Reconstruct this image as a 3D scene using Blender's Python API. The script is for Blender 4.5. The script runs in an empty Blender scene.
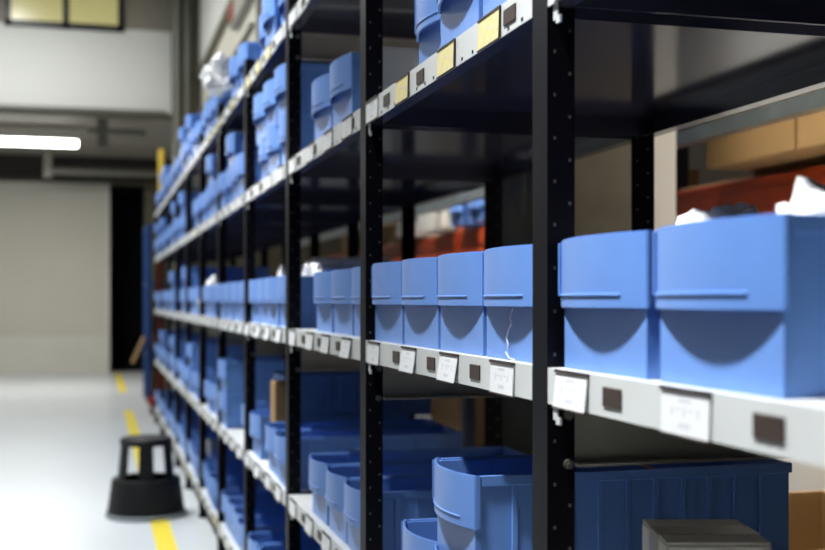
import bpy, bmesh, math, random
from mathutils import Vector, Matrix, noise
R = random.Random(7)
scene = bpy.context.scene
col = scene.collection
PI = math.pi

# ------------------------------------------------------------------ materials
MATS = {}
def mat(name, color, rough=0.5, metal=0.0, spec=0.5, var=0.0, vscale=8.0, bump=0.0, bscale=60.0,
        emit=None, estr=0.0, alpha=1.0, trans=0.0, ior=1.45):
    m = bpy.data.materials.new(name); m.use_nodes = True
    nt = m.node_tree; b = nt.nodes['Principled BSDF']
    b.inputs['Base Color'].default_value = (*color, 1)
    b.inputs['Roughness'].default_value = rough
    b.inputs['Metallic'].default_value = metal
    b.inputs['Specular IOR Level'].default_value = spec
    b.inputs['IOR'].default_value = ior
    b.inputs['Transmission Weight'].default_value = trans
    b.inputs['Alpha'].default_value = alpha
    if var or bump:
        tc = nt.nodes.new('ShaderNodeTexCoord')
    if var:
        nz = nt.nodes.new('ShaderNodeTexNoise'); nz.inputs['Scale'].default_value = vscale
        nz.inputs['Detail'].default_value = 5
        nt.links.new(tc.outputs['Object'], nz.inputs['Vector'])
        rp = nt.nodes.new('ShaderNodeValToRGB')
        rp.color_ramp.elements[0].position = 0.3; rp.color_ramp.elements[1].position = 0.7
        rp.color_ramp.elements[0].color = (*[max(0, c*(1-var)) for c in color], 1)
        rp.color_ramp.elements[1].color = (*[min(1, c*(1+var)) for c in color], 1)
        nt.links.new(nz.outputs['Fac'], rp.inputs['Fac'])
        nt.links.new(rp.outputs['Color'], b.inputs['Base Color'])
    if bump:
        n2 = nt.nodes.new('ShaderNodeTexNoise'); n2.inputs['Scale'].default_value = bscale
        nt.links.new(tc.outputs['Object'], n2.inputs['Vector'])
        bp = nt.nodes.new('ShaderNodeBump'); bp.inputs['Strength'].default_value = bump
        bp.inputs['Distance'].default_value = 0.002
        nt.links.new(n2.outputs['Fac'], bp.inputs['Height'])
        nt.links.new(bp.outputs['Normal'], b.inputs['Normal'])
    if emit:
        b.inputs['Emission Color'].default_value = (*emit, 1)
        b.inputs['Emission Strength'].default_value = estr
    MATS[name] = m
    return m

BLUE   = mat('blue_plastic', (0.13, 0.285, 0.70), 0.38, spec=0.38, var=0.05, vscale=14, bump=0.05, bscale=300)
BLUE.node_tree.nodes['Principled BSDF'].inputs['Sheen Weight'].default_value = 0.06
BLUE.node_tree.nodes['Principled BSDF'].inputs['Sheen Roughness'].default_value = 0.6
POST   = mat('black_post_paint', (0.0045, 0.0045, 0.0075), 0.45, spec=0.09)
UNDER  = mat('charcoal_underside', (0.06, 0.06, 0.08), 0.13, spec=0.6, var=0.15, vscale=3)  # dark tone of the shelf undersides, returns and rear flanges
CREAM  = mat('pale_grey_enamel', (0.66, 0.68, 0.67), 0.4, var=0.04, vscale=10)
PLATE  = mat('cream_plate_paint', (0.36, 0.34, 0.28), 0.5, var=0.06, vscale=9)
HOLE   = mat('dark_hole', (0.006, 0.006, 0.007), 0.8)
GLINT  = mat('hole_rim_glint', (0.16, 0.16, 0.17), 0.4, metal=0.6)  # glints on the post hole rims, put in as pale dots
ZINC   = mat('zinc_bolt', (0.30, 0.29, 0.25), 0.35, metal=0.8)
WHITE  = mat('white_card', (0.86, 0.87, 0.88), 0.45)
YELLOWC= mat('yellow_card', (0.80, 0.70, 0.32), 0.5, var=0.06, vscale=60)
INK    = mat('grey_ink', (0.68, 0.70, 0.74), 0.6)
BROWN  = mat('dark_brown_card_edge', (0.045, 0.028, 0.022), 0.5)
FLOORM = mat('pale_epoxy_floor', (0.64, 0.68, 0.70), 0.30, spec=0.4, var=0.03, vscale=0.7)
LINE   = mat('yellow_floor_paint', (0.86, 0.70, 0.07), 0.4, var=0.06, vscale=9)
WALLW  = mat('white_wall_panel', (0.76, 0.76, 0.71), 0.7, var=0.02, vscale=1)
WALLC  = mat('cream_wall_panel', (0.66, 0.63, 0.52), 0.7, var=0.03, vscale=1.5)
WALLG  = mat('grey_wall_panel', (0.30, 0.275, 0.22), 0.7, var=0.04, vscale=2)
BEIGE  = mat('beige_shutter', (0.62, 0.60, 0.52), 0.55, var=0.03, vscale=1.2)
SKIRT  = mat('pale_wall_band', (0.70, 0.69, 0.62), 0.6, var=0.03, vscale=2)
OLIVE  = mat('olive_grey_paint', (0.13, 0.12, 0.08), 0.5, var=0.1, vscale=4)
LAMPF  = mat('far_lamp_tube', (0.9, 0.9, 0.9), 0.4, emit=(1, 0.98, 0.94), estr=16.0)
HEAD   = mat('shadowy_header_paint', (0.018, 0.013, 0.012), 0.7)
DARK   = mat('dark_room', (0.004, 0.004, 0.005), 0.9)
DGREY  = mat('dark_grey_ceiling', (0.26, 0.24, 0.205), 0.7, var=0.1, vscale=2)
GREYP  = mat('grey_pipe', (0.17, 0.17, 0.14), 0.4, metal=0.2)
FRAME  = mat('black_window_frame', (0.010, 0.012, 0.016), 0.4)
PANE   = mat('yellowish_lit_glass', (0.50, 0.47, 0.22), 0.25, emit=(0.74, 0.66, 0.27), estr=0.3)
LAMP   = mat('lamp_tube', (0.9, 0.9, 0.9), 0.4, emit=(1, 0.98, 0.95), estr=6.0)
LAMPH  = mat('lamp_housing', (0.55, 0.55, 0.52), 0.4)
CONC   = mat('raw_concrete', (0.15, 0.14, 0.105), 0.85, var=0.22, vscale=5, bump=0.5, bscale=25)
CARD   = mat('brown_cardboard', (0.33, 0.20, 0.078), 0.8, var=0.06, vscale=6)
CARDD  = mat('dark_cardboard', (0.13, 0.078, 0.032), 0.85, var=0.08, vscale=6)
CARTON = mat('pale_carton', (0.80, 0.76, 0.66), 0.7, var=0.04, vscale=10)
TAPE   = mat('packing_tape', (0.50, 0.44, 0.33), 0.35)
ORANGE = mat('orange_beam_paint', (0.42, 0.052, 0.008), 0.45, var=0.06, vscale=5)
NAVY   = mat('navy_paint', (0.012, 0.05, 0.19), 0.4)
DNAVY  = mat('dark_navy_plastic', (0.008, 0.012, 0.03), 0.4)
STEEL  = mat('galvanised_steel', (0.22, 0.26, 0.27), 0.35, metal=0.7, var=0.15, vscale=8)
WOOD   = mat('pallet_wood', (0.22, 0.13, 0.06), 0.8, var=0.2, vscale=12)
BAG    = mat('white_plastic_film', (0.92, 0.93, 0.94), 0.40, spec=0.5, bump=0.4, bscale=40)
RUBBER = mat('black_ribbed_plastic', (0.007, 0.007, 0.008), 0.5, spec=0.35, bump=0.3, bscale=200)
GREYR  = mat('grey_rubber_ring', (0.22, 0.25, 0.27), 0.5)
RED    = mat('red_paint', (0.33, 0.035, 0.02), 0.5)
YELLOW = mat('yellow_paint', (0.80, 0.55, 0.05), 0.45)
WBOX   = mat('white_box_plastic', (0.80, 0.80, 0.78), 0.4)
BRASS  = mat('brass_rod', (0.65, 0.38, 0.14), 0.3, metal=0.8)
THREAD = mat('white_thread', (0.62, 0.70, 0.86), 0.7)

# ------------------------------------------------------------------ mesh helpers
class MB:
    def __init__(s): s.v = []; s.f = []; s.m = []
    def box(s, x0, y0, z0, x1, y1, z1, m=0):
        if x0 > x1: x0, x1 = x1, x0
        if y0 > y1: y0, y1 = y1, y0
        if z0 > z1: z0, z1 = z1, z0
        n = len(s.v)
        s.v += [(x0,y0,z0),(x1,y0,z0),(x1,y1,z0),(x0,y1,z0),(x0,y0,z1),(x1,y0,z1),(x1,y1,z1),(x0,y1,z1)]
        for q in ((0,3,2,1),(4,5,6,7),(0,1,5,4),(1,2,6,5),(2,3,7,6),(3,0,4,7)):
            s.f.append([n+i for i in q]); s.m.append(m)
        return s
    def prism(s, pts, z0, z1, m=0):            # counter-clockwise outline in x, y
        n = len(s.v); k = len(pts)
        s.v += [(x, y, z0) for x, y in pts] + [(x, y, z1) for x, y in pts]
        s.f.append([n+i for i in reversed(range(k))]); s.m.append(m)
        s.f.append([n+k+i for i in range(k)]); s.m.append(m)
        for i in range(k):
            j = (i+1) % k
            s.f.append([n+i, n+j, n+k+j, n+k+i]); s.m.append(m)
        return s
    def tube(s, p0, p1, r, seg=12, m=0, r1=None):
        p0 = Vector(p0); p1 = Vector(p1); r1 = r if r1 is None else r1
        d = (p1-p0).normalized()
        a = d.orthogonal().normalized(); b = d.cross(a)
        n = len(s.v)
        for p, rr in ((p0, r), (p1, r1)):
            for i in range(seg):
                t = 2*PI*i/seg
                s.v.append(tuple(p + a*math.cos(t)*rr + b*math.sin(t)*rr))
        for i in range(seg):
            j = (i+1) % seg
            s.f.append([n+i, n+j, n+seg+j, n+seg+i]); s.m.append(m)
        s.f.append([n+i for i in reversed(range(seg))]); s.m.append(m)
        s.f.append([n+seg+i for i in range(seg)]); s.m.append(m)
        return s
    def path(s, pts, r, seg=6, m=0):
        for a, b in zip(pts, pts[1:]): s.tube(a, b, r, seg, m)
        return s
    def lathe(s, prof, seg=48, m=0, a0=0, a1=2*PI, closed=False):   # prof: (r, z) loop; full turn
        n = len(s.v); k = len(prof); full = abs(a1-a0-2*PI) < 1e-6
        ns = seg if full else seg+1
        for i in range(ns):
            t = a0 + (a1-a0)*i/seg
            s.v += [(r*math.cos(t), r*math.sin(t), z) for r, z in prof]
        for i in range(seg):
            i2 = (i+1) % ns
            for q in range(k if closed else k-1):
                q2 = (q+1) % k
                s.f.append([n+i*k+q, n+i2*k+q, n+i2*k+q2, n+i*k+q2]); s.m.append(m)
        if not full and closed:
            s.f.append([n+q for q in range(k)]); s.m.append(m)
            s.f.append([n+seg*k+q for q in reversed(range(k))]); s.m.append(m)
        return s
    def mesh(s, name, mats, bevel=0.0, seg=1, smooth=35):
        me = bpy.data.meshes.new(name)
        me.from_pydata(s.v, [], s.f)
        for m in (mats if isinstance(mats, (list, tuple)) else [mats]): me.materials.append(m)
        for p, i in zip(me.polygons, s.m): p.material_index = i
        bm = bmesh.new(); bm.from_mesh(me)
        bmesh.ops.recalc_face_normals(bm, faces=bm.faces)
        if bevel:
            ed = [e for e in bm.edges if len(e.link_faces) == 2 and e.calc_face_angle(0) > 0.6]
            bmesh.ops.bevel(bm, geom=ed, offset=bevel, segments=seg, affect='EDGES', clamp_overlap=True)
        bm.to_mesh(me); bm.free()
        for p in me.polygons: p.use_smooth = True
        me.set_sharp_from_angle(angle=math.radians(smooth))
        return me

def put(name, me, parent=None, loc=(0,0,0), rot=(0,0,0)):
    o = bpy.data.objects.new(name, me); col.objects.link(o)
    o.location = loc; o.rotation_euler = rot
    if parent: o.parent = parent
    return o
def empty(name, loc=(0,0,0), rz=0, parent=None):
    o = bpy.data.objects.new(name, None); col.objects.link(o)
    o.location = loc; o.rotation_euler = (0,0,rz); o.empty_display_size = 0.1
    if parent: o.parent = parent
    return o
def tag(o, label, cat, group=None, kind=None):
    o['label'] = label; o['category'] = cat
    if group: o['group'] = group
    if kind: o['kind'] = kind
    return o
def struct(name, mb, mats, parent=None, bevel=0.0):
    o = put(name, mb.mesh(name, mats, bevel), parent)
    if not parent: o['kind'] = 'structure'
    return o

# ------------------------------------------------------------------ the setting
FAR = 19.5
struct('floor', MB().box(-6, -2, -0.1, 4.4, FAR+0.2, 0), FLOORM)
struct('ceiling', MB().box(-6, -2, 6.4, 4.4, 14.0, 6.5), WALLG)
for k, (a, b) in enumerate(((2.0, 12.7), (15.2, 19.2))):
    struct('trim_%d' % (k+1), MB().box(0.275, a, 0, 0.372, b, 0.0015), LINE)     # yellow aisle line
struct('wall_left', MB().box(-4.7, -2, 0, -4.6, 14, 6.4), WALLW)  # unseen white wall, added for gloss and fill light on the bins
struct('wall_right', MB().box(4.3, -2, 0, 4.4, FAR, 6.4), WALLG)
w = MB().box(0.76, FAR, 0, 4.3, FAR+0.2, 3.6).box(-6, FAR, 3.1, 0.76, FAR+0.2, 3.6)
struct('wall_back', w, OLIVE)
door = struct('door_1', MB().box(-6, FAR, 0.60, 0.17, FAR+0.12, 3.1, 0).box(-6, FAR-0.01, 0, 0.17, FAR+0.12, 0.60, 1)
              .box(0.15, FAR-0.03, 0, 0.20, FAR+0.12, 3.1, 2), [BEIGE, SKIRT, SKIRT])
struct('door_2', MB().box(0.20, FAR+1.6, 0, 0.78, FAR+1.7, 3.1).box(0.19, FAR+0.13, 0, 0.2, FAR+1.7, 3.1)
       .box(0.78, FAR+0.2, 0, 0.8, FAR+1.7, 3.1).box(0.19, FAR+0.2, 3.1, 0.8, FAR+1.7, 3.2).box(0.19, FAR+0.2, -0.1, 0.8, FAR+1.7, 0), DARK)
# upper storey set forward over the end of the hall
UY, UZ = 14.0, 3.50
struct('wall_upper', MB().box(-6, UY, 3.41, 0.86, UY+0.12, 4.40, 0).box(-6, UY, 4.40, 0.92, UY+0.12, 6.5, 1), [WALLW, WALLG])  # grey upper part: shadow on the wall put into its colour
struct('ceiling_low', MB().box(-6, UY+0.02, UZ, 4.3, FAR, UZ+0.08), DGREY)
t = MB().box(-6, UY-0.06, 3.35, 0.95, UY+0.1, 3.41, 0).tube((-6, UY-0.10, 3.41), (0.8, UY-0.10, 3.41), 0.025, 10, 1)
struct('trim_3', t, [OLIVE, GREYP])
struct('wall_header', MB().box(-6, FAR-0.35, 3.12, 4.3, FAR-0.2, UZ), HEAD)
wn = struct('window_1', MB().box(-1.03, UY-0.03, 4.36, 0.31, UY+0.0, 4.43).box(-1.03, UY-0.03, 5.2, 0.31, UY, 5.27)
            .box(-1.03, UY-0.03, 4.36, -0.96, UY, 5.27).box(0.24, UY-0.03, 4.36, 0.31, UY, 5.27).box(-0.385, UY-0.03, 4.36, -0.315, UY, 5.27), FRAME)
for a, b in ((-0.96, -0.385), (-0.315, 0.24)):
    put('pane', MB().box(a, UY-0.012, 4.43, b, UY-0.004, 5.2).mesh('pane', PANE), wn)
# column of the upper storey and the pale wall that runs on beside the aisle above the rack
struct('wall_corner', MB().box(0.88, UY-0.25, 0, 1.16, UY+0.1, 6.5), OLIVE)
struct('wall_side', MB().box(1.17, 8.9, 3.85, 1.29, UY-0.26, 6.4, 0).box(1.19, 8.9, 2.75, 1.29, UY-0.26, 3.85, 1), [WALLW, WALLC])
struct('trim_4', MB().box(1.14, 8.9, 2.69, 1.32, UY-0.26, 2.75).box(1.13, 8.9, 3.80, 1.19, UY-0.26, 3.86), OLIVE)
# vertical service pipes
for (px, r) in ((0.905, 0.05), (1.02, 0.035)):
    o = put('wall_pipe', MB().tube((px, UY-0.32, 0), (px, UY-0.32, 6.4), r, 14).mesh('wall_pipe', GREYP))
    tag(o, 'thick grey vertical pipe nearest the white upper wall' if px < 1 else 'thin grey vertical pipe right of the thick pipe', 'pipe', 'service pipes in the far corner')
o = put('ceiling_pipe', MB().path([(-0.75, 18.2, 3.15), (0.9, 18.2, 3.15)], 0.06, 12).box(-0.78, 18.12, 3.05, -0.66, 18.28, UZ).mesh('ceiling_pipe', GREYP))
tag(o, 'grey horizontal pipe under the low ceiling above the beige shutter', 'pipe')
o = put('pipe_bracket', MB().box(0.0, 15.0, 3.12, 0.13, 15.1, UZ).box(-0.12, 14.98, 3.3, 0.6, 15.12, 3.36).mesh('pipe_bracket', GREYP))
tag(o, 'grey metal bracket hanging under the low ceiling right of the bright tube', 'bracket')
# electrical box on the pale side wall
eb = put('electrical_box', MB().box(1.12, 8.95, 3.55, 1.19, 10.1, 3.78).mesh('electrical_box', PLATE, 0.01))
tag(eb, 'beige electrical box with red switch high on the pale wall', 'box')
put('switch', MB().box(1.105, 9.85, 3.60, 1.12, 10.09, 3.75).mesh('switch', RED, 0.004), eb)['label'] = 'red switch'
o = put('conduit', MB().path([(1.171, 9.0, 3.35), (1.171, 13.5, 3.35)], 0.021, 8).mesh('conduit', GREYP))
tag(o, 'thin grey conduit running along the pale wall below the electrical box', 'pipe')

# concrete column behind the rack
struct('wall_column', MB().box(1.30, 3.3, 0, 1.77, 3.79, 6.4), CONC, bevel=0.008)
struct('trim_5', MB().box(1.695, 3.285, 0, 1.772, 3.3, 6.4), WALLW)  # pale strip down the column's right edge

# ------------------------------------------------------------------ lamps (out of frame aisle lamps and the tube in view)
def lamp(loc, along_y, length, label, cat='lamp', group=None, power=0, width=0.22, color=(1,1,1), tilt=0, spread=180):
    root = empty('ceiling_lamp', loc, 0 if along_y else PI/2)
    tag(root, label, cat, group)
    put('housing', MB().box(-0.09, -length/2-0.03, 0.03, 0.09, length/2+0.03, 0.10).mesh('housing', LAMPH, 0.005), root)
    put('tube', MB().tube((0, -length/2, -0.012), (0, length/2, -0.012), 0.04, 14).mesh('tube', LAMP), root)
    if tilt: root.rotation_euler = (0, math.radians(-tilt), 0)
    if power:
        L = bpy.data.lights.new('lamp_light', 'AREA'); L.shape = 'RECTANGLE'
        L.size = width; L.size_y = length; L.energy = power; L.spread = math.radians(spread); L.color = color
        lo = bpy.data.objects.new('lamp_light', L); col.objects.link(lo)
        lo.parent = root; lo.location = (0, 0, -0.07)
    return root
AISLE = (-1.05, 4.9)
for i, y in enumerate((1.04, 3.8, 6.2, 8.8, 11.8)):
    r = lamp((AISLE[0], y, AISLE[1]), True, (0.5, 1.2, 1.5, 1.5, 1.5)[i], 'white tube lamp hanging over the aisle', group='aisle lamps', power=(31, 22, 64, 98, 88)[i], tilt=(28, 28, 16, 0, 0)[i], spread=(46, 44, 90, 170, 180)[i], color=(0.97, 0.99, 1.0))
for i, y in enumerate((2.5, 6.4)):
    lamp((1.45, y, 4.2), True, 1.5, 'white tube lamp behind the rack', group='lamps behind the rack', tilt=15, spread=50, power=(37, 27)[i], color=(1.0, 0.93, 0.82))
fl = lamp((-0.98, 16.0, 3.29), False, 1.45, 'bright fluorescent tube under the low ceiling at the far end', power=100, color=(1, 0.97, 0.92))
next(c for c in fl.children if c.name.startswith('tube')).data.materials[0] = LAMPF

# ------------------------------------------------------------------ the shelving rack
XF, XB = 0.54, 1.20
SH = {'bottom': 0.165, 'lower': 0.621, 'middle': 1.106, 'upper': 1.599, 'top': 2.022}
NB = 11
rack = tag(empty('shelving_rack', (0.87, 5.9, 0)), 'long black steel shelving rack with pale grey shelf edges full of blue bins', 'shelving rack')
off = Vector((-0.87, -5.9, 0))
def rp(x, y, z): return (x-0.87, y-5.9, z)

pm = MB()
pm.prism([(0, 0), (0.037, 0), (0.037, 0.003), (0.003, 0.003), (0.003, 0.05), (0, 0.05)], 0.0, 2.10, 0)
for i in range(38):
    z = 0.04 + i*0.054
    pm.box(0.0085, -0.0004, z, 0.0115, 0.0002, z+0.004, 1)
    pm.box(0.0285, -0.0004, z+0.027, 0.0320, 0.0002, z+0.031, 1)
front_post = pm.mesh('upright', [POST, GLINT])
pm = MB()
pm.prism([(0, 0), (0.055, 0), (0.055, 0.05), (0.052, 0.05), (0.052, 0.003), (0, 0.003)], 0.0, 2.10, 0)
for i in range(38):
    z = 0.04 + i*0.054
    pm.box(0.012, -0.0004, z, 0.015, 0.0002, z+0.004, 1)
    pm.box(0.037, -0.0004, z+0.027, 0.041, 0.0002, z+0.031, 1)
rear_post = pm.mesh('upright', [POST, GLINT])
foot_me = MB().box(-0.006, -0.006, 0, 0.043, 0.056, 0.012).mesh('foot_plate', POST)
bolt_me = MB().tube((0, 0, 0), (0, -0.005, 0), 0.0062, 12).tube((0, -0.004, 0), (0, -0.008, 0), 0.0032, 6).mesh('bolt', ZINC)
plate_me = MB().box(0, 0, 0, 0.56, 0.002, 0.078).box(0, -0.012, 0, 0.56, 0, 0.004).box(0, -0.012, 0.074, 0.56, 0, 0.078).mesh('tie_plate', PLATE)
for k in range(-1, NB):
    y = 1.33 + k
    u = put('upright', front_post, rack, rp(XF, y, 0))
    put('foot_plate', foot_me, u)
    ru = put('upright', rear_post, rack, rp(XB-0.052, y, 0))
    for zt in (SH['middle']-0.047, SH['top']-0.047):
        put('tie_plate', plate_me, rack, rp(XF+0.04, y+0.006, zt-0.078))
        if k < 4:
            for dz in (-0.012, -0.074):
                put('bolt', bolt_me, u, (0.0275, -0.0004, zt+dz))

def shelf_mesh(holes):
    s = MB()
    L = 0.946; D = XB-XF
    s.box(0.0, 0, -0.0025, D, L, 0.0, 0)                       # deck
    s.box(0.0, 0, -0.045, 0.002, L, -0.0025, 0)                # front edge, pale
    s.box(0.002, 0.001, -0.005, D-0.001, L-0.001, -0.0025, 1)  # dark underside
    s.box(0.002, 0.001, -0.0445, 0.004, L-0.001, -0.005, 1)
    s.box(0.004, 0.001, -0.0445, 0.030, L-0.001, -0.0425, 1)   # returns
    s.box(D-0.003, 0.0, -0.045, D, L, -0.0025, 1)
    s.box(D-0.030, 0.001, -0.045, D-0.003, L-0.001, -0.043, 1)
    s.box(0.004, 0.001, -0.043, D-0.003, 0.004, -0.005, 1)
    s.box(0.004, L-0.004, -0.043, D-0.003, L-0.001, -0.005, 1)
    if holes:
        for i in range(18):
            y = 0.035 + i*0.0515
            s.box(-0.0005, y-0.0035, -0.0415, 0.0005, y+0.0035, -0.0365, 2)
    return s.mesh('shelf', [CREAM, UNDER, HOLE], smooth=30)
shelf_holes, shelf_plain = shelf_mesh(True), shelf_mesh(False)
hook_me = MB().box(0, -0.004, -0.064, 0.002, 0.008, -0.040).box(0.0, -0.012, -0.069, 0.003, 0.0, -0.060).mesh('clip', CREAM)

def card_mesh(m, print_it):
    s = MB()
    s.box(-0.0012, -0.046, -0.0215, 0, 0.046, 0.0215, 0)
    s.box(-0.0030, -0.0475, 0.0195, 0.0004, 0.0475, 0.0235, 1)     # holder edge above
    s.box(-0.0022, -0.0475, -0.0235, 0.0004, 0.0475, -0.0215, 1)
    if print_it:
        rr = random.Random(3)
        for (yy, zz, ww, hh) in ((0.0, 0.012, 0.026, 0.004), (-0.026, 0.001, 0.004, 0.009), (0.024, 0.001, 0.004, 0.009), (0.0, 0.001, 0.004, 0.009),
                                 (0.0, -0.012, 0.022, 0.005), (-0.012, 0.003, 0.010, 0.002), (0.012, 0.003, 0.010, 0.002)):
            s.box(-0.0014, yy-ww/2, zz-hh/2, -0.0011, yy+ww/2, zz+hh/2, 2)
    return s.mesh('label_card', [m, BROWN, INK])
def ycard_mesh():
    s = MB()
    s.box(-0.0012, -0.046, -0.0215, 0, 0.046, 0.0215, 0)
    s.box(-0.0024, -0.0475, 0.0200, 0.0004, 0.0475, 0.0228, 1)
    s.box(-0.0020, -0.0475, -0.0232, 0.0004, 0.0475, -0.0215, 1)
    s.box(-0.0024, -0.0480, -0.0232, 0.0004, -0.0462, 0.0228, 1)
    rr = random.Random(11)
    for i in range(12):
        yy = rr.uniform(-0.036, 0.036); zz = rr.uniform(-0.016, 0.016)
        s.box(-0.0014, yy-0.003, zz-0.0012, -0.0011, yy+0.003, zz+0.0012, 2)
    return s.mesh('label_card', [YELLOWC, BROWN, INK])
card_print, card_plain, card_yellow = card_mesh(WHITE, True), card_mesh(WHITE, False), ycard_mesh()
slot_me = MB().box(-0.0022, -0.023, -0.011, 0, 0.023, 0.011).mesh('label_slot', BROWN, 0.0008)

SHELVES = {}
for key, z in SH.items():
    for b in range(NB):
        y0 = b + 0.382
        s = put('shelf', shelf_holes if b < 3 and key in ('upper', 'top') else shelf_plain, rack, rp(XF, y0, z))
        SHELVES[key, b] = s
        put('clip', hook_me, s, (0.004, 0.930, 0))
        for j, dy in enumerate((0.163, 0.371, 0.645, 0.881) if (key, b) == ('upper', 1) else (0.108, 0.355, 0.598, 0.868)):
            if (b, key, j) == (0, 'middle', 1): dy = 0.27
            jit = R.uniform(-0.02, 0.02) if b > 1 else 0
            yel = key == 'upper' and b == 1 and j < 3
            me = card_yellow if yel or (key == 'top' and b in (3, 4) and j % 2) or (b > 2 and R.random() < 0.08) else (card_print if b < 4 else card_plain)
            tilt = math.radians(R.uniform(4, 11)) if key in ('middle', 'lower') and not (b == 0 and j == 2) else math.radians(1.5)
            if b == 1 and key == 'middle': tilt = math.radians((2.5, 9, 8, 3)[j])
            c = put('label_card', me, s, (-0.001-0.0225*math.sin(tilt), dy+jit, -0.0235), (0, tilt, 0))
            if yel: c['label'] = 'yellow label card'
        for dy in ((0.228, 0.459, 0.760 if b == 0 else 0.692, ) if key != 'upper' else (0.080, 0.525, 0.765)):
            if b > 7: continue
            put('label_slot', slot_me, s, (0, dy, -0.0225))

# ------------------------------------------------------------------ blue bins
def bin_meshes(w, d=0.552, h=0.157, sag=0.021, nseg=16):
    zL = h-0.083
    hw = w/2; iw = hw-0.006
    b = MB()
    b.box(0.004, -iw, 0.0, d-0.004, iw, 0.004)
    b.box(0.002, -iw, 0.0, 0.006, iw, zL+0.022)                   # lower front
    b.box(0.004, iw-0.003, 0.002, d-0.004, iw, h-0.004)           # sides
    b.box(0.004, -iw, 0.002, d-0.004, -iw+0.003, h-0.004)
    b.box(d-0.007, -iw, 0.002, d-0.004, iw, h-0.004)
    x = 0.066
    while x < d-0.03:                                             # ribs
        for sg in (-1, 1):
            b.box(x-0.0045, sg*(iw-0.001), 0.016, x+0.0045, sg*(iw+0.0042), h-0.012)
        x += 0.0478
    for x in (0.10, 0.30):                                        # ribs inside
        for sg in (-1, 1):
            b.box(x, sg*(iw-0.007), 0.004, x+0.003, sg*(iw-0.002), h-0.010)
    n = len(b.v)
    pts = [(0.004, -hw+0.003)] + [( -sag*(1-(q/(hw-0.003))**2)+0.002, q) for q in [(-1+2*i/nseg)*(hw-0.003) for i in range(nseg+1)]] + [(0.004, hw-0.003)]
    b.prism(pts[::-1], zL+0.020, zL+0.023)
    body = b.mesh('body', BLUE, 0.0008)
    l = MB()
    ys = [(-1+2*i/nseg)*hw for i in range(nseg+1)]
    outer = [(0.010, -hw)] + [(-sag*(1-(q/hw)**2), q) for q in ys] + [(0.010, hw)]
    ih = hw-0.0036
    ysi = [(-1+2*i/nseg)*ih for i in range(nseg+1)]
    inner = [(0.010, -ih)] + [(-sag*(1-(q/ih)**2)+0.0038, q) for q in ysi] + [(0.010, ih)]
    k = len(outer); n = 0
    l.v += [(x, y, zL) for x, y in outer] + [(x, y, h) for x, y in outer] + [(x, y, h) for x, y in inner] + [(x, y, zL) for x, y in inner]
    for i in range(k-1):
        for a, c in ((0, k), (k, 2*k), (2*k, 3*k), (3*k, 0)):
            l.f.append([a+i, a+i+1, c+i+1, c+i]); l.m.append(0)
    l.f.append([0, k, 2*k, 3*k]); l.m.append(0)
    l.f.append([k-1, 4*k-1, 3*k-1, 2*k-1]); l.m.append(0)
    lip = l.mesh('front_lip', BLUE, 0.0013, 2, smooth=32)
    g = MB()                                                      # raised ledge and end ridge of the label field
    z0 = zL+0.0145
    qs = [(-0.66+1.60*i/24)*hw for i in range(25)]
    out = [(-sag*(1-(q/hw)**2)-0.0022, q) for q in qs]; inn = [(-sag*(1-(q/hw)**2)+0.0010, q) for q in qs]
    k = len(out)
    g.v += [(x, y, z0) for x, y in out] + [(x+0.0006, y, z0+0.0028) for x, y in out] + [(x, y, z0+0.0028) for x, y in inn] + [(x, y, z0) for x, y in inn]
    for i in range(k-1):
        for a, c in ((0, k), (k, 2*k), (2*k, 3*k), (3*k, 0)):
            g.f.append([a+i, a+i+1, c+i+1, c+i]); g.m.append(0)
    g.f.append([0, k, 2*k, 3*k]); g.m.append(0); g.f.append([k-1, 4*k-1, 3*k-1, 2*k-1]); g.m.append(0)
    xr = -sag*(1-0.90**2)
    g.box(xr-0.0022, 0.925*hw, z0, xr+0.002, 0.955*hw, h-0.003)
    led = g.mesh('label_ledge', BLUE, 0.0006)
    r = MB()
    r.box(0.0095, hw-0.0058, h-0.017, d-0.001, hw-0.0010, h-0.0006)
    r.box(0.0095, -hw+0.0010, h-0.017, d-0.001, -hw+0.0058, h-0.0006)
    r.box(d-0.009, -hw+0.0015, h-0.017, d-0.001, hw-0.0015, h-0.0006)
    rim = r.mesh('rim', BLUE, 0.0010)
    return dict(w=w, h=h, parts=[('body', body), ('front_lip', lip), ('label_ledge', led), ('rim', rim)])
BW, BN = bin_meshes(0.232), bin_meshes(0.212)
NEST = 0.1445
BAYN = ['nearest', 'second', 'third', 'fourth', 'fifth', 'sixth', 'seventh', 'eighth', 'ninth', 'tenth', 'farthest']
POSN = ['leftmost', 'second from left', 'third from left', 'fourth from left', 'fifth from left']
BINS = {}
def make_bin(kind, x, y, z, rz, label, group):
    e = empty('storage_bin', (x, y, z), rz)
    tag(e, label, 'bin', group)
    for nm, me in kind['parts']:
        o = put(nm, me, e)
        if nm == 'label_ledge':
            o.parent = next(c for c in e.children if c.name.startswith('front_lip'))
    return e
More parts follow.
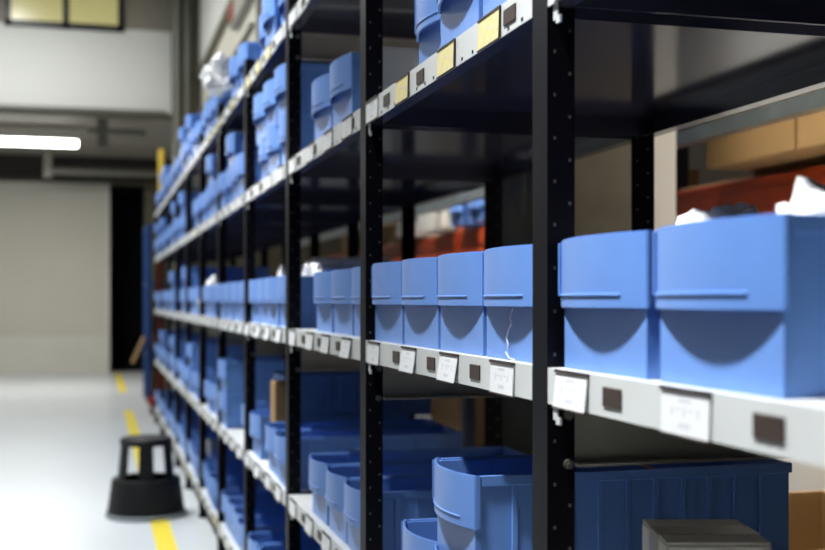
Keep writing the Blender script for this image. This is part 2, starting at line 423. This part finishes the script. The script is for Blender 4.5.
def column_set(shelf, bay, cols):
    """cols: (near edge offset from the bay's near upright, stack count, x of lip corners, kind), far to near"""
    cols = sorted(cols, key=lambda c: -c[0])
    for i, (dy, n, x, kd) in enumerate(cols):
        yc = bay + 0.38 + dy + kd['w']/2
        for k in range(n):
            pos = POSN[i] if len(cols) > 1 else 'only one'
            tier = {1: '', 2: ('bottom of two, ', 'top of two, ')[k] if n == 2 else '', 3: ('bottom of three, ', 'middle of three, ', 'top of three, ')[k] if n == 3 else ''}[n]
            label = 'blue plastic bin, %s%s, %s shelf, %s bay from camera' % (tier, pos, shelf, BAYN[bay])
            z = SH[shelf] + 0.0002 + k*NEST
            j = R.uniform(-0.012, 0.012) if bay > 2 else 0
            rz = R.uniform(-0.005, 0.005) if bay > 1 else 0
            BINS[shelf, bay, i, k] = make_bin(kd, x + j + (R.uniform(-0.02, 0.004) if k and bay > 1 else 0), yc, z, rz, label, 'blue bins on the %s shelf' % shelf)

# middle shelf
column_set('middle', 0, [(0.712, 1, 0.556, BW), (0.462, 1, 0.556, BW)])
column_set('middle', 1, [(0.006, 1, 0.556, BW), (0.243, 1, 0.556, BW), (0.478, 1, 0.556, BW), (0.713, 1, 0.556, BW)])
column_set('middle', 2, [(0.006, 1, 0.576, BW), (0.242, 1, 0.576, BW), (0.480, 1, 0.576, BW)])
column_set('middle', 3, [(0.006, 1, 0.560, BW), (0.243, 1, 0.560, BW), (0.480, 1, 0.562, BW), (0.714, 1, 0.560, BW)])
for b in range(4, 11):
    cs = [(0.005+0.237*i, 1, 0.558, BW) for i in range(4)]
    if b in (7, 8): cs = [(0.005+0.237*i, 2 if i == (1 if b == 7 else 2) else 1, 0.558, BW) for i in range(4) if (b, i) != (7, 3)]
    column_set('middle', b, cs)
# lower shelf
column_set('lower', 1, [(0.272, 2, 0.553, BN), (0.488, 1, 0.556, BN)])
column_set('lower', 2, [(0.006, 1, 0.556, BN), (0.222, 1, 0.556, BN), (0.452, 1, 0.556, BN)])
column_set('lower', 3, [(0.010, 1, 0.56, BN), (0.262, 1, 0.56, BN), (0.690, 2, 0.556, BN)])
BINS['lower', 3, 0, 1].location.x += 0.10
column_set('lower', 4, [(0.03, 1, 0.57, BN), (0.715, 2, 0.555, BN)])
column_set('lower', 5, [(0.03, 1, 0.556, BN), (0.26, 1, 0.556, BN), (0.49, 1, 0.556, BN)])
column_set('lower', 6, [(0.05, 1, 0.556, BN), (0.27, 1, 0.556, BN), (0.715, 2, 0.556, BN)])
for b in range(7, 11):
    column_set('lower', b, [(0.02+0.228*i, 2 if (b*3+i) % 5 == 0 else 1, 0.556, BN) for i in range(4)])
# bottom shelf
for b in range(1, 11):
    column_set('bottom', b, [(0.02+0.228*i, 1, 0.556, BN) for i in range(4)])
# upper shelf
column_set('upper', 1, [(0.043, 1, 0.556, BN), (0.263, 1, 0.556, BN), (0.482, 1, 0.580, BN)])
column_set('upper', 2, [(0.178, 1, 0.560, BW), (0.420, 1, 0.560, BW)])
column_set('upper', 3, [(0.010, 2, 0.556, BW), (0.260, 2, 0.560, BW), (0.505, 2, 0.560, BW)])
column_set('upper', 4, [(0.03, 1, 0.556, BW), (0.27, 1, 0.556, BW), (0.50, 2, 0.556, BW), (0.714, 2, 0.556, BW)] if False else [(0.01, 1, 0.556, BW), (0.25, 1, 0.556, BW), (0.49, 2, 0.556, BW), (0.726-0.012, 1, 0.556, BW)])
column_set('upper', 5, [(0.01, 1, 0.556, BW), (0.25, 2, 0.556, BW), (0.49, 1, 0.556, BW), (0.714, 1, 0.556, BW)])
column_set('upper', 6, [(0.02, 1, 0.556, BW), (0.26, 1, 0.556, BW)])
for b in range(7, 11):
    column_set('upper', b, [(0.005+0.237*i, 2 if (b+i) % 4 == 0 else 1, 0.556, BW) for i in range(4)])
# top shelf
column_set('top', 2, [(0.03, 1, 0.556, BW), (0.27, 1, 0.556, BW)])
column_set('top', 3, [(0.01, 2, 0.556, BW), (0.25, 2, 0.556, BW), (0.49, 1, 0.556, BW)])
column_set('top', 4, [(0.01, 1, 0.556, BW), (0.25, 1, 0.556, BW), (0.714, 1, 0.556, BW)])
column_set('top', 5, [(0.10, 1, 0.556, BW), (0.34, 1, 0.556, BW), (0.60, 1, 0.556, BW)])
for b in range(6, 11):
    column_set('top', b, [(0.005+0.237*i, 2 if (b*2+i) % 5 == 0 else 1, 0.556, BW) for i in range(4)])

# ------------------------------------------------------------------ small things in and around the bins
def bag_mesh(sx, sy, sz, seed, peaks=()):
    bm = bmesh.new()
    bmesh.ops.create_icosphere(bm, subdivisions=5, radius=1)
    for v in bm.verts:
        p = v.co.copy()
        n = noise.noise(p*1.7 + Vector((seed, 0, 0)))*0.28 + abs(noise.noise(p*4.0 + Vector((0, seed, 0))))*0.22 + abs(noise.noise(p*9.0))*0.08
        q = p*(0.82+n)
        for (px, py, h, r) in peaks:
            dd = math.hypot(p.x-px, p.y-py)
            if p.z > 0 and dd < r: q.z += h*(1-dd/r)**1.5
        v.co = Vector((q.x*sx, q.y*sy, max(q.z, -0.55)*sz))
    zmin = min(v.co.z for v in bm.verts)
    for v in bm.verts: v.co.z -= zmin
    me = bpy.data.meshes.new('plastic_bag'); bm.to_mesh(me); bm.free()
    me.materials.append(BAG)
    for p in me.polygons: p.use_smooth = True
    return me
def bag(loc, size, seed, label, peaks=(), rz=0):
    o = put('plastic_bag', bag_mesh(*size, seed, peaks), None, loc, (0, 0, rz))
    return tag(o, label, 'bag', 'white plastic bags in the bins')
zm = SH['middle']+0.005
bag((0.70, 0.957, zm), (0.115, 0.085, 0.128), 6.3, 'white crumpled plastic bag filling the nearest bin on the middle shelf', ((-0.55, 0.35, 0.20, 0.16), (-0.3, 0.6, 0.12, 0.15)))
bag((0.72, 1.185, zm), (0.13, 0.085, 0.122), 4.1, 'white plastic bag barely showing above second nearest bin on middle shelf', ((-0.1, -0.5, 0.2, 0.3),))
bag((0.64, 3.47, zm), (0.065, 0.07, 0.118), 7.7, 'shiny white plastic film sticking up behind the third upright from right', ((0.0, 0.3, 0.30, 0.7),))
bag((0.90, 4.12, SH['middle']+0.158), (0.22, 0.20, 0.060), 2.2, 'greyish plastic bag lying across the bins of the fourth bay, middle shelf')
bag((0.655, 4.245, zm), (0.055, 0.07, 0.115), 9.7, 'white plastic film tip poking out of leftmost bin of fourth bay', ((0.1, -0.2, 0.5, 0.6),))
bag((0.62, 6.43, zm), (0.08, 0.10, 0.125), 5.5, 'small white plastic bag on top of a seventh bay bin, middle shelf', ((0.0, 0.0, 0.25, 0.9),))
bag((0.545, 5.19, SH['top']+0.10), (0.11, 0.15, 0.10), 3.1, 'big white plastic bag heaped on the top shelf above the bins', ((-0.2, -0.2, 0.2, 0.9),))
# thread hanging on a bin front
pts = [(0.5325, 1.497, 1.179), (0.546, 1.494, 1.176), (0.556, 1.492, 1.168)]
pts = [(0.5545, 1.492, 1.178), (0.5535, 1.500, 1.166), (0.5540, 1.497, 1.157), (0.5530, 1.506, 1.147), (0.5530, 1.512, 1.136), (0.5535, 1.508, 1.127), (0.5530, 1.516, 1.117), (0.5520, 1.500, 1.1095), (0.550, 1.470, 1.1075)]
o = put('loose_thread', MB().path(pts, 0.0011, 6).mesh('loose_thread', THREAD))
tag(o, 'pale loose thread hanging down a bin front on the middle shelf', 'thread')
o = put('thin_rod', MB().tube((0.93, 1.70, 0.90), (0.80, 1.735, 0.935), 0.002, 8).tube((0.80, 1.735, 0.935), (0.795, 1.737, 0.938), 0.003, 8).tube((0.93, 1.70, 0.90), (1.04, 1.69, 0.774), 0.002, 8).mesh('thin_rod', BRASS))
tag(o, 'thin brass rod sticking up inside the stacked bin on lower shelf', 'rod')

# ------------------------------------------------------------------ boxes
def carton(name, loc, sx, sy, sz, rz, m, label, flaps=0, tape=True, cat='box', group=None, open_=False):
    root = empty(name, loc, rz); tag(root, label, cat, group)
    b = MB(); t = 0.004
    if open_:
        b.box(-sx/2, -sy/2, 0, sx/2, sy/2, t)
        b.box(-sx/2, -sy/2, 0, -sx/2+t, sy/2, sz).box(sx/2-t, -sy/2, 0, sx/2, sy/2, sz)
        b.box(-sx/2, -sy/2, 0, sx/2, -sy/2+t, sz).box(-sx/2, sy/2-t, 0, sx/2, sy/2, sz)
    else:
        b.box(-sx/2, -sy/2, 0, sx/2, sy/2, sz)
    put('body', b.mesh('body', m, 0.0025), root)
    if open_:
        for sg in (-1, 1):
            put('flap', MB().box(0, -sy/2+0.01, 0, sg*sx*0.3, sy/2-0.01, t).mesh('flap', m, 0.001), root, (sg*sx/2, 0, sz-t), (0, math.radians(sg*38), 0))
            put('flap', MB().box(-sx/2+0.01, 0, 0, sx/2-0.01, sg*sx*0.45, t).mesh('flap', m, 0.001), root, (0, sg*sy/2, sz-t), (math.radians(-sg*25), 0, 0))
    else:
        fl = MB()
        fl.box(-sx/2+0.001, -sy/2+0.001, 0, sx/2-0.001, -0.0012, 0.0025).box(-sx/2+0.001, 0.0012, 0, sx/2-0.001, sy/2-0.001, 0.0025)
        put('flap', fl.mesh('flap', m), root, (0, 0, sz))
        if tape:
            put('tape', MB().box(-sx/2-0.0006, -0.024, -0.0, -0.0+sx/2+0.0006, 0.024, 0.0006).box(-sx/2-0.0007, -0.024, -0.07, -sx/2, 0.024, 0.0006).box(sx/2, -0.024, -0.07, sx/2+0.0007, 0.024, 0.0006).mesh('tape', TAPE), root, (0, 0, sz+0.0025))
    return root
zl = SH['lower']+0.0003
carton('carton', (0.716, 1.258, zl), 0.122, 0.145, 0.284, math.radians(-15.4), CARTON, 'small pale carton standing in front of the dark stacked bins at lower right')
carton('carton', (0.655, 2.455, SH['upper']+0.0003), 0.14, 0.115, 0.135, 0, WBOX, 'small white carton behind the second upright on the upper shelf', tape=False)
o = carton('cardboard_box', (0.612, 3.96, zl), 0.05, 0.10, 0.285, 0.0, CARD, 'narrow brown cardboard box between bins on lower shelf, fourth bay', tape=False)

# dark blue tall crate set back on the lower shelf, fourth bay
def crate(name, loc, sx, sy, sz, m, label):
    c = MB(); t = 0.005
    c.box(-sx/2, -sy/2, 0, sx/2, sy/2, t)
    c.box(-sx/2, -sy/2, 0, -sx/2+t, sy/2, sz).box(sx/2-t, -sy/2, 0, sx/2, sy/2, sz)
    c.box(-sx/2, -sy/2, 0, sx/2, -sy/2+t, sz).box(-sx/2, sy/2-t, 0, sx/2, sy/2, sz)
    root = tag(empty(name, loc), label, 'crate')
    put('body', c.mesh('body', m, 0.001), root)
    r = MB().box(-sx/2-0.008, -sy/2-0.008, sz-0.02, sx/2+0.008, -sy/2, sz).box(-sx/2-0.008, sy/2, sz-0.02, sx/2+0.008, sy/2+0.008, sz)
    r.box(-sx/2-0.008, -sy/2, sz-0.02, -sx/2, sy/2, sz).box(sx/2, -sy/2, sz-0.02, sx/2+0.008, sy/2, sz)
    put('rim', r.mesh('rim', m, 0.001), root)
    return root
crate('plastic_crate', (0.83, 4.19, zl), 0.44, 0.30, 0.36, NAVY, 'tall dark blue crate behind the bins on lower shelf, fourth bay') if False else None

# ------------------------------------------------------------------ pallet rack behind, with goods
PX = 2.2
pr = tag(empty('pallet_rack', (PX+0.5, 5.5, 0)), 'pallet rack with orange beams and navy uprights behind the bin shelving', 'pallet rack')
def pp(x, y, z): return (x-PX-0.5, y-5.5, z)
up = MB()
up.box(0, -0.04, 0, 0.07, 0.04, 3.9).box(0.93, -0.04, 0, 1.0, 0.04, 3.9)
for i in range(6):
    z0 = 0.2+i*0.6
    up.tube((0.035, 0, z0), (0.965, 0, z0+(0.55 if i % 2 else 0.0) if i % 2 else z0), 0.014, 8)
    up.tube((0.035, 0, z0), (0.965, 0, z0+0.55), 0.014, 8)
upm = up.mesh('upright_frame', DNAVY)
con = MB().box(-0.02, -0.07, -0.06, 0.0, 0.07, 0.16).mesh('connector', ORANGE, 0.003)
for y in (-1.2, 1.5, 4.2, 6.9, 9.6, 12.3):
    u = put('upright_frame', upm, pr, pp(PX+0.03, y, 0))
    for z in (1.54, 3.0):
        if -1.2 < y < 12.3: put('connector', con, u, (0, 0, z))
for z in (1.54, 3.0):
    for y in (-1.2, 1.5, 4.2, 6.9, 9.6):
        for x in (PX, PX+0.95):
            put('beam', MB().box(0, 0.045, -0.095, 0.045, 2.655, 0.075).box(-0.006, 0.045, -0.02, 0, 2.655, 0.035).mesh('beam', ORANGE, 0.004), pr, pp(x, y, z))
        put('deck_board', MB().box(0.05, 0.045, 0.0, 0.94, 2.655, 0.02).mesh('deck_board', WOOD), pr, pp(PX, y, z+0.076))
for y in (-1.2, 1.5, 4.2, 6.9, 9.6):
    rl = MB().box(0.02, -0.02, -0.025, 0.235, 0.02, 0.02, 0).box(-0.03, 0.0, -0.028, 0.02, 2.70, 0.020, 0).box(-0.032, 0.0, 0.029, 0.0, 2.70, 0.048, 1)
    for i in range(30):
        rl.box(-0.0325, 0.05+i*0.09, 0.031, -0.0315, 0.062+i*0.09, 0.036, 2)
    put('steel_rail', rl.mesh('steel_rail', [STEEL, CREAM, HOLE], 0.002), pr, pp(2.0, y, 1.763))['label'] = 'galvanised steel rail'
DK = 1.54+0.0975
def pallet(x, y, z, label, sx=0.8, sy=1.2):
    b = MB()
    for i in range(5):
        b.box(-sx/2+i*(sx-0.1)/4, -sy/2, 0.055, -sx/2+i*(sx-0.1)/4+0.1, sy/2, 0.07)
    for yy in (-sy/2, -0.05, sy/2-0.1):
        b.box(-sx/2, yy, 0, sx/2, yy+0.1, 0.055)
    o = put('wooden_pallet', b.mesh('wooden_pallet', WOOD), None, (x, y, z))
    return tag(o, label, 'pallet', 'wooden pallets')
o = put('wooden_board', MB().box(2.24, 2.5, 0, 2.9, 3.62, 0.011).mesh('wooden_board', WOOD), None, (0, 0, DK)); tag(o, 'thin wooden board under the brown boxes behind the nearest bay', 'board')
carton('cardboard_box', (2.36, 3.34, DK+0.0115), 0.60, 0.52, 0.36, 0, CARD, 'big brown cardboard box left of another on the orange beam, upper right')
carton('cardboard_box', (2.36, 2.77, DK+0.0115), 0.60, 0.58, 0.36, 0.0, CARD, 'big brown cardboard box cut by right edge of photo, upper right')

o = carton('carton', (2.36, 4.55, DK+0.001), 0.16, 0.14, 0.075, 0.2, WBOX, 'small white box in dark gap left of the brown boxes', tape=False)
# goods seen through the rack past the column
carton('carton', (2.20, 7.18, DK+0.001), 0.27, 0.40, 0.11, 0, WBOX, 'bright white box on orange beam seen through the middle gap', tape=False)
carton('carton', (2.20, 6.765, DK+0.001), 0.27, 0.11, 0.10, 0, CARTON, 'pale grey box between white box and orange upright', tape=False)
carton('carton', (2.20, 7.84, DK+0.001), 0.27, 0.17, 0.10, 0, WBOX, 'white box half hidden behind rear upright, left of bright white box', tape=False)
carton('cardboard_box', (2.22, 8.25, DK+0.001), 0.30, 0.5, 0.12, 0, CARD, 'tan cardboard box far left on the orange beam', tape=False)
carton('cardboard_box', (2.45, 10.6, DK+0.001), 0.30, 0.7, 0.26, 0, CARD, 'tan cardboard box farthest along the orange beam', tape=False)
for (y, lab) in ((6.24, 'blue bin behind the rack right of the orange upright'), (5.99, 'second blue bin behind rack right of the orange upright')):
    make_bin(BW, 2.09, y, DK+0.0005, 0, lab, 'blue bins on the orange beams')
make_bin(BW, 2.09, 6.60, DK+0.0005, 0, 'blue bin behind the rack left of the orange upright', 'blue bins on the orange beams')
# lower level goods behind
D2 = 0.55+0.0975
carton('cardboard_box', (1.58, 2.30, 0.0715), 0.50, 0.62, 0.62, 0.0, CARD, 'open brown cardboard box at the right edge behind the rack', open_=True)
pallet(1.58, 2.25, 0.0, 'wooden pallet on floor under the open brown box', 0.58, 1.2)
carton('wrapped_load', (2.36, 2.86, 0.0712), 0.80, 2.45, 1.28, 0, WBOX, 'large white wrapped load behind the nearest bay of the bin rack', tape=False, cat='load')
pallet(2.36, 2.86, 0.0, 'long wooden pallet under the white wrapped load', 0.80, 2.4)
for i, (y, sx, sy, sz, st_) in enumerate(((4.85, 0.62, 0.66, 0.62, 'just beyond the column'), (5.62, 0.62, 0.70, 0.70, 'second beyond the column'), (7.5, 0.62, 0.8, 0.60, 'far along the rack'))):
    pallet(2.62, y, 0.0, 'wooden pallet on the floor under the dim brown box, %s' % st_, 0.66, 0.74)
    carton('cardboard_box', (2.62, y, 0.0712), sx, sy, sz, 0, CARDD, 'dim brown cardboard box standing low behind the rack, %s' % st_, group='boxes on the floor pallets')  # darker cardboard: the shade low behind the rack put into the colour
carton('cardboard_box', (2.55, 5.2, DK+0.001), 0.42, 0.62, 0.17, 0, CARD, 'low brown box on the orange beam hidden past the column', tape=False)
carton('cardboard_box', (2.6, 7.4, 3.0975), 0.6, 0.9, 0.5, 0, CARTON, 'pale carton high on the pallet rack', tape=False)

# ------------------------------------------------------------------ step stool
st = tag(empty('step_stool', (0.262, 6.50, 0)), 'round black plastic step stool standing across the yellow line', 'step stool')
s = MB().lathe([(0.188, 0.018), (0.214, 0.018), (0.207, 0.045), (0.185, 0.205), (0.180, 0.212), (0.150, 0.212), (0.150, 0.206), (0.176, 0.204), (0.199, 0.045)], 64, closed=True)
put('lower_drum', s.mesh('lower_drum', RUBBER), st)
s = MB().lathe([(0.205, 0.0), (0.219, 0.0), (0.219, 0.020), (0.214, 0.026), (0.205, 0.026)], 64, closed=True)
put('base_ring', s.mesh('base_ring', GREYR), st)['label'] = 'grey base ring'
for i in range(6):
    a = math.radians(60*i + 267.7)
    hw = math.radians(15.5)
    s = MB().lathe([(0.147, 0.206), (0.158, 0.206), (0.140, 0.400), (0.129, 0.400)], 8, a0=a-hw, a1=a+hw, closed=True)
    put('pillar', s.mesh('pillar', RUBBER), st)
s = MB().lathe([(0.0, 0.398), (0.129, 0.398), (0.140, 0.392), (0.143, 0.405), (0.141, 0.425), (0.134, 0.432), (0.0, 0.434)], 64)
put('step_top', s.mesh('step_top', RUBBER), st)

# ------------------------------------------------------------------ cart with goods at the far end of the rack
ct = tag(empty('trolley', (0.605, 12.45, 0)), 'blue tube framed trolley with red base beyond the end of the rack', 'trolley')
f = MB()
for y in (-0.3, 0.3):
    f.tube((-0.09, y, 0.14), (-0.09, y, 1.96), 0.033, 12)
for z in (0.6, 1.35, 1.95):
    f.tube((-0.09, -0.3, z), (-0.09, 0.3, z), 0.026, 10)
    f.tube((-0.09, -0.3, z), (0.25, -0.3, z), 0.020, 10)
f.tube((0.25, -0.3, 0.14), (0.25, -0.3, 1.96), 0.03, 12)
put('frame', f.mesh('frame', NAVY), ct)['label'] = 'dark blue tube frame'
put('deck', MB().box(-0.10, -0.36, 0.10, 0.33, 0.36, 0.20).mesh('deck', RED, 0.01), ct)['label'] = 'red deck'
for x in (-0.03, 0.24):
    for y in (-0.28, 0.28):
        put('wheel', MB().tube((x-0.015, y, 0.05), (x+0.015, y, 0.05), 0.05, 16).mesh('wheel', RUBBER), ct)
zc = 0.2005
def stackbox(loc, s, m, lab, rz=0):
    return carton('cardboard_box', loc, *s, rz, m, lab, tape=False, group='boxes on the far trolley')
stackbox((0.632, 12.31, zc), (0.16, 0.2, 0.25), CARD, 'lowest tan box on the far trolley')
stackbox((0.632, 12.31, zc+0.254), (0.20, 0.2, 0.22), CARDD, 'dark brown box above the lowest tan box on trolley', 0.1)
stackbox((0.632, 12.31, zc+0.478), (0.16, 0.2, 0.16), CARD, 'third box up in the stack on the far trolley')
stackbox((0.632, 12.31, zc+0.642), (0.18, 0.2, 0.16), CARDD, 'fourth box up in the stack, dark brown, on far trolley', -0.1)
stackbox((0.632, 12.31, zc+0.806), (0.17, 0.2, 0.17), CARD, 'topmost tan box on the far trolley')
o = put('cardboard_sheet', MB().box(-0.012, -0.15, 0, 0.012, 0.15, 0.29).mesh('cardboard_sheet', CARD, 0.003), None, (0.353, 12.20, 0.54), (0, math.radians(24), 0))
tag(o, 'tan cardboard sheet leaning out from the side of the far trolley', 'cardboard')
o = put('post_guard', MB().box(-0.030, -0.030, 0, 0.030, 0.030, 2.90).mesh('post_guard', YELLOW, 0.006), None, (0.70, 13.3, 0))
tag(o, 'tall yellow post behind the far end of the rack', 'post')
o = put('rack_end_post', MB().box(-0.03, -0.03, 0, 0.03, 0.03, 2.2).mesh('rack_end_post', ORANGE, 0.004), None, (0.60, 11.75, 0))
tag(o, 'red-orange post just past the far end of the bin rack', 'post')
# white roll and cup among the far bins on bottom shelf
o = put('paper_roll', MB().tube((0, 0, 0), (0, 0, 0.215), 0.038, 20).tube((0, 0, 0.215), (0, 0, 0.218), 0.014, 12).mesh('paper_roll', WBOX, 0.002), None, (0.62, 6.64, SH['bottom']+0.005))
tag(o, 'white paper roll standing in a bin on the bottom shelf', 'roll')

# ------------------------------------------------------------------ camera, world, view
cam = bpy.data.cameras.new('camera'); co = bpy.data.objects.new('camera', cam); col.objects.link(co)
co.location = (0, 0, 1.19)
co.rotation_euler = (PI/2, 0, -math.atan(315.5/1146))
cam.sensor_width = 36; cam.lens = 50.0; cam.shift_y = 25/825
cam.clip_start = 0.05; cam.clip_end = 100
cam.dof.use_dof = True; cam.dof.focus_distance = 1.80; cam.dof.aperture_fstop = 3.7; cam.dof.aperture_blades = 0
scene.camera = co
wd = bpy.data.worlds.new('world'); scene.world = wd; wd.use_nodes = True
wd.node_tree.nodes['Background'].inputs['Color'].default_value = (0.80, 0.88, 1.0, 1)
wd.node_tree.nodes['Background'].inputs['Strength'].default_value = 0.012
vs = scene.view_settings
vs.view_transform = 'Standard'; vs.look = 'None'; vs.gamma = 1; vs.use_curve_mapping = False
vs.exposure = 0.0
scene.cycles.max_bounces = 8
scene.cycles.use_denoising = True
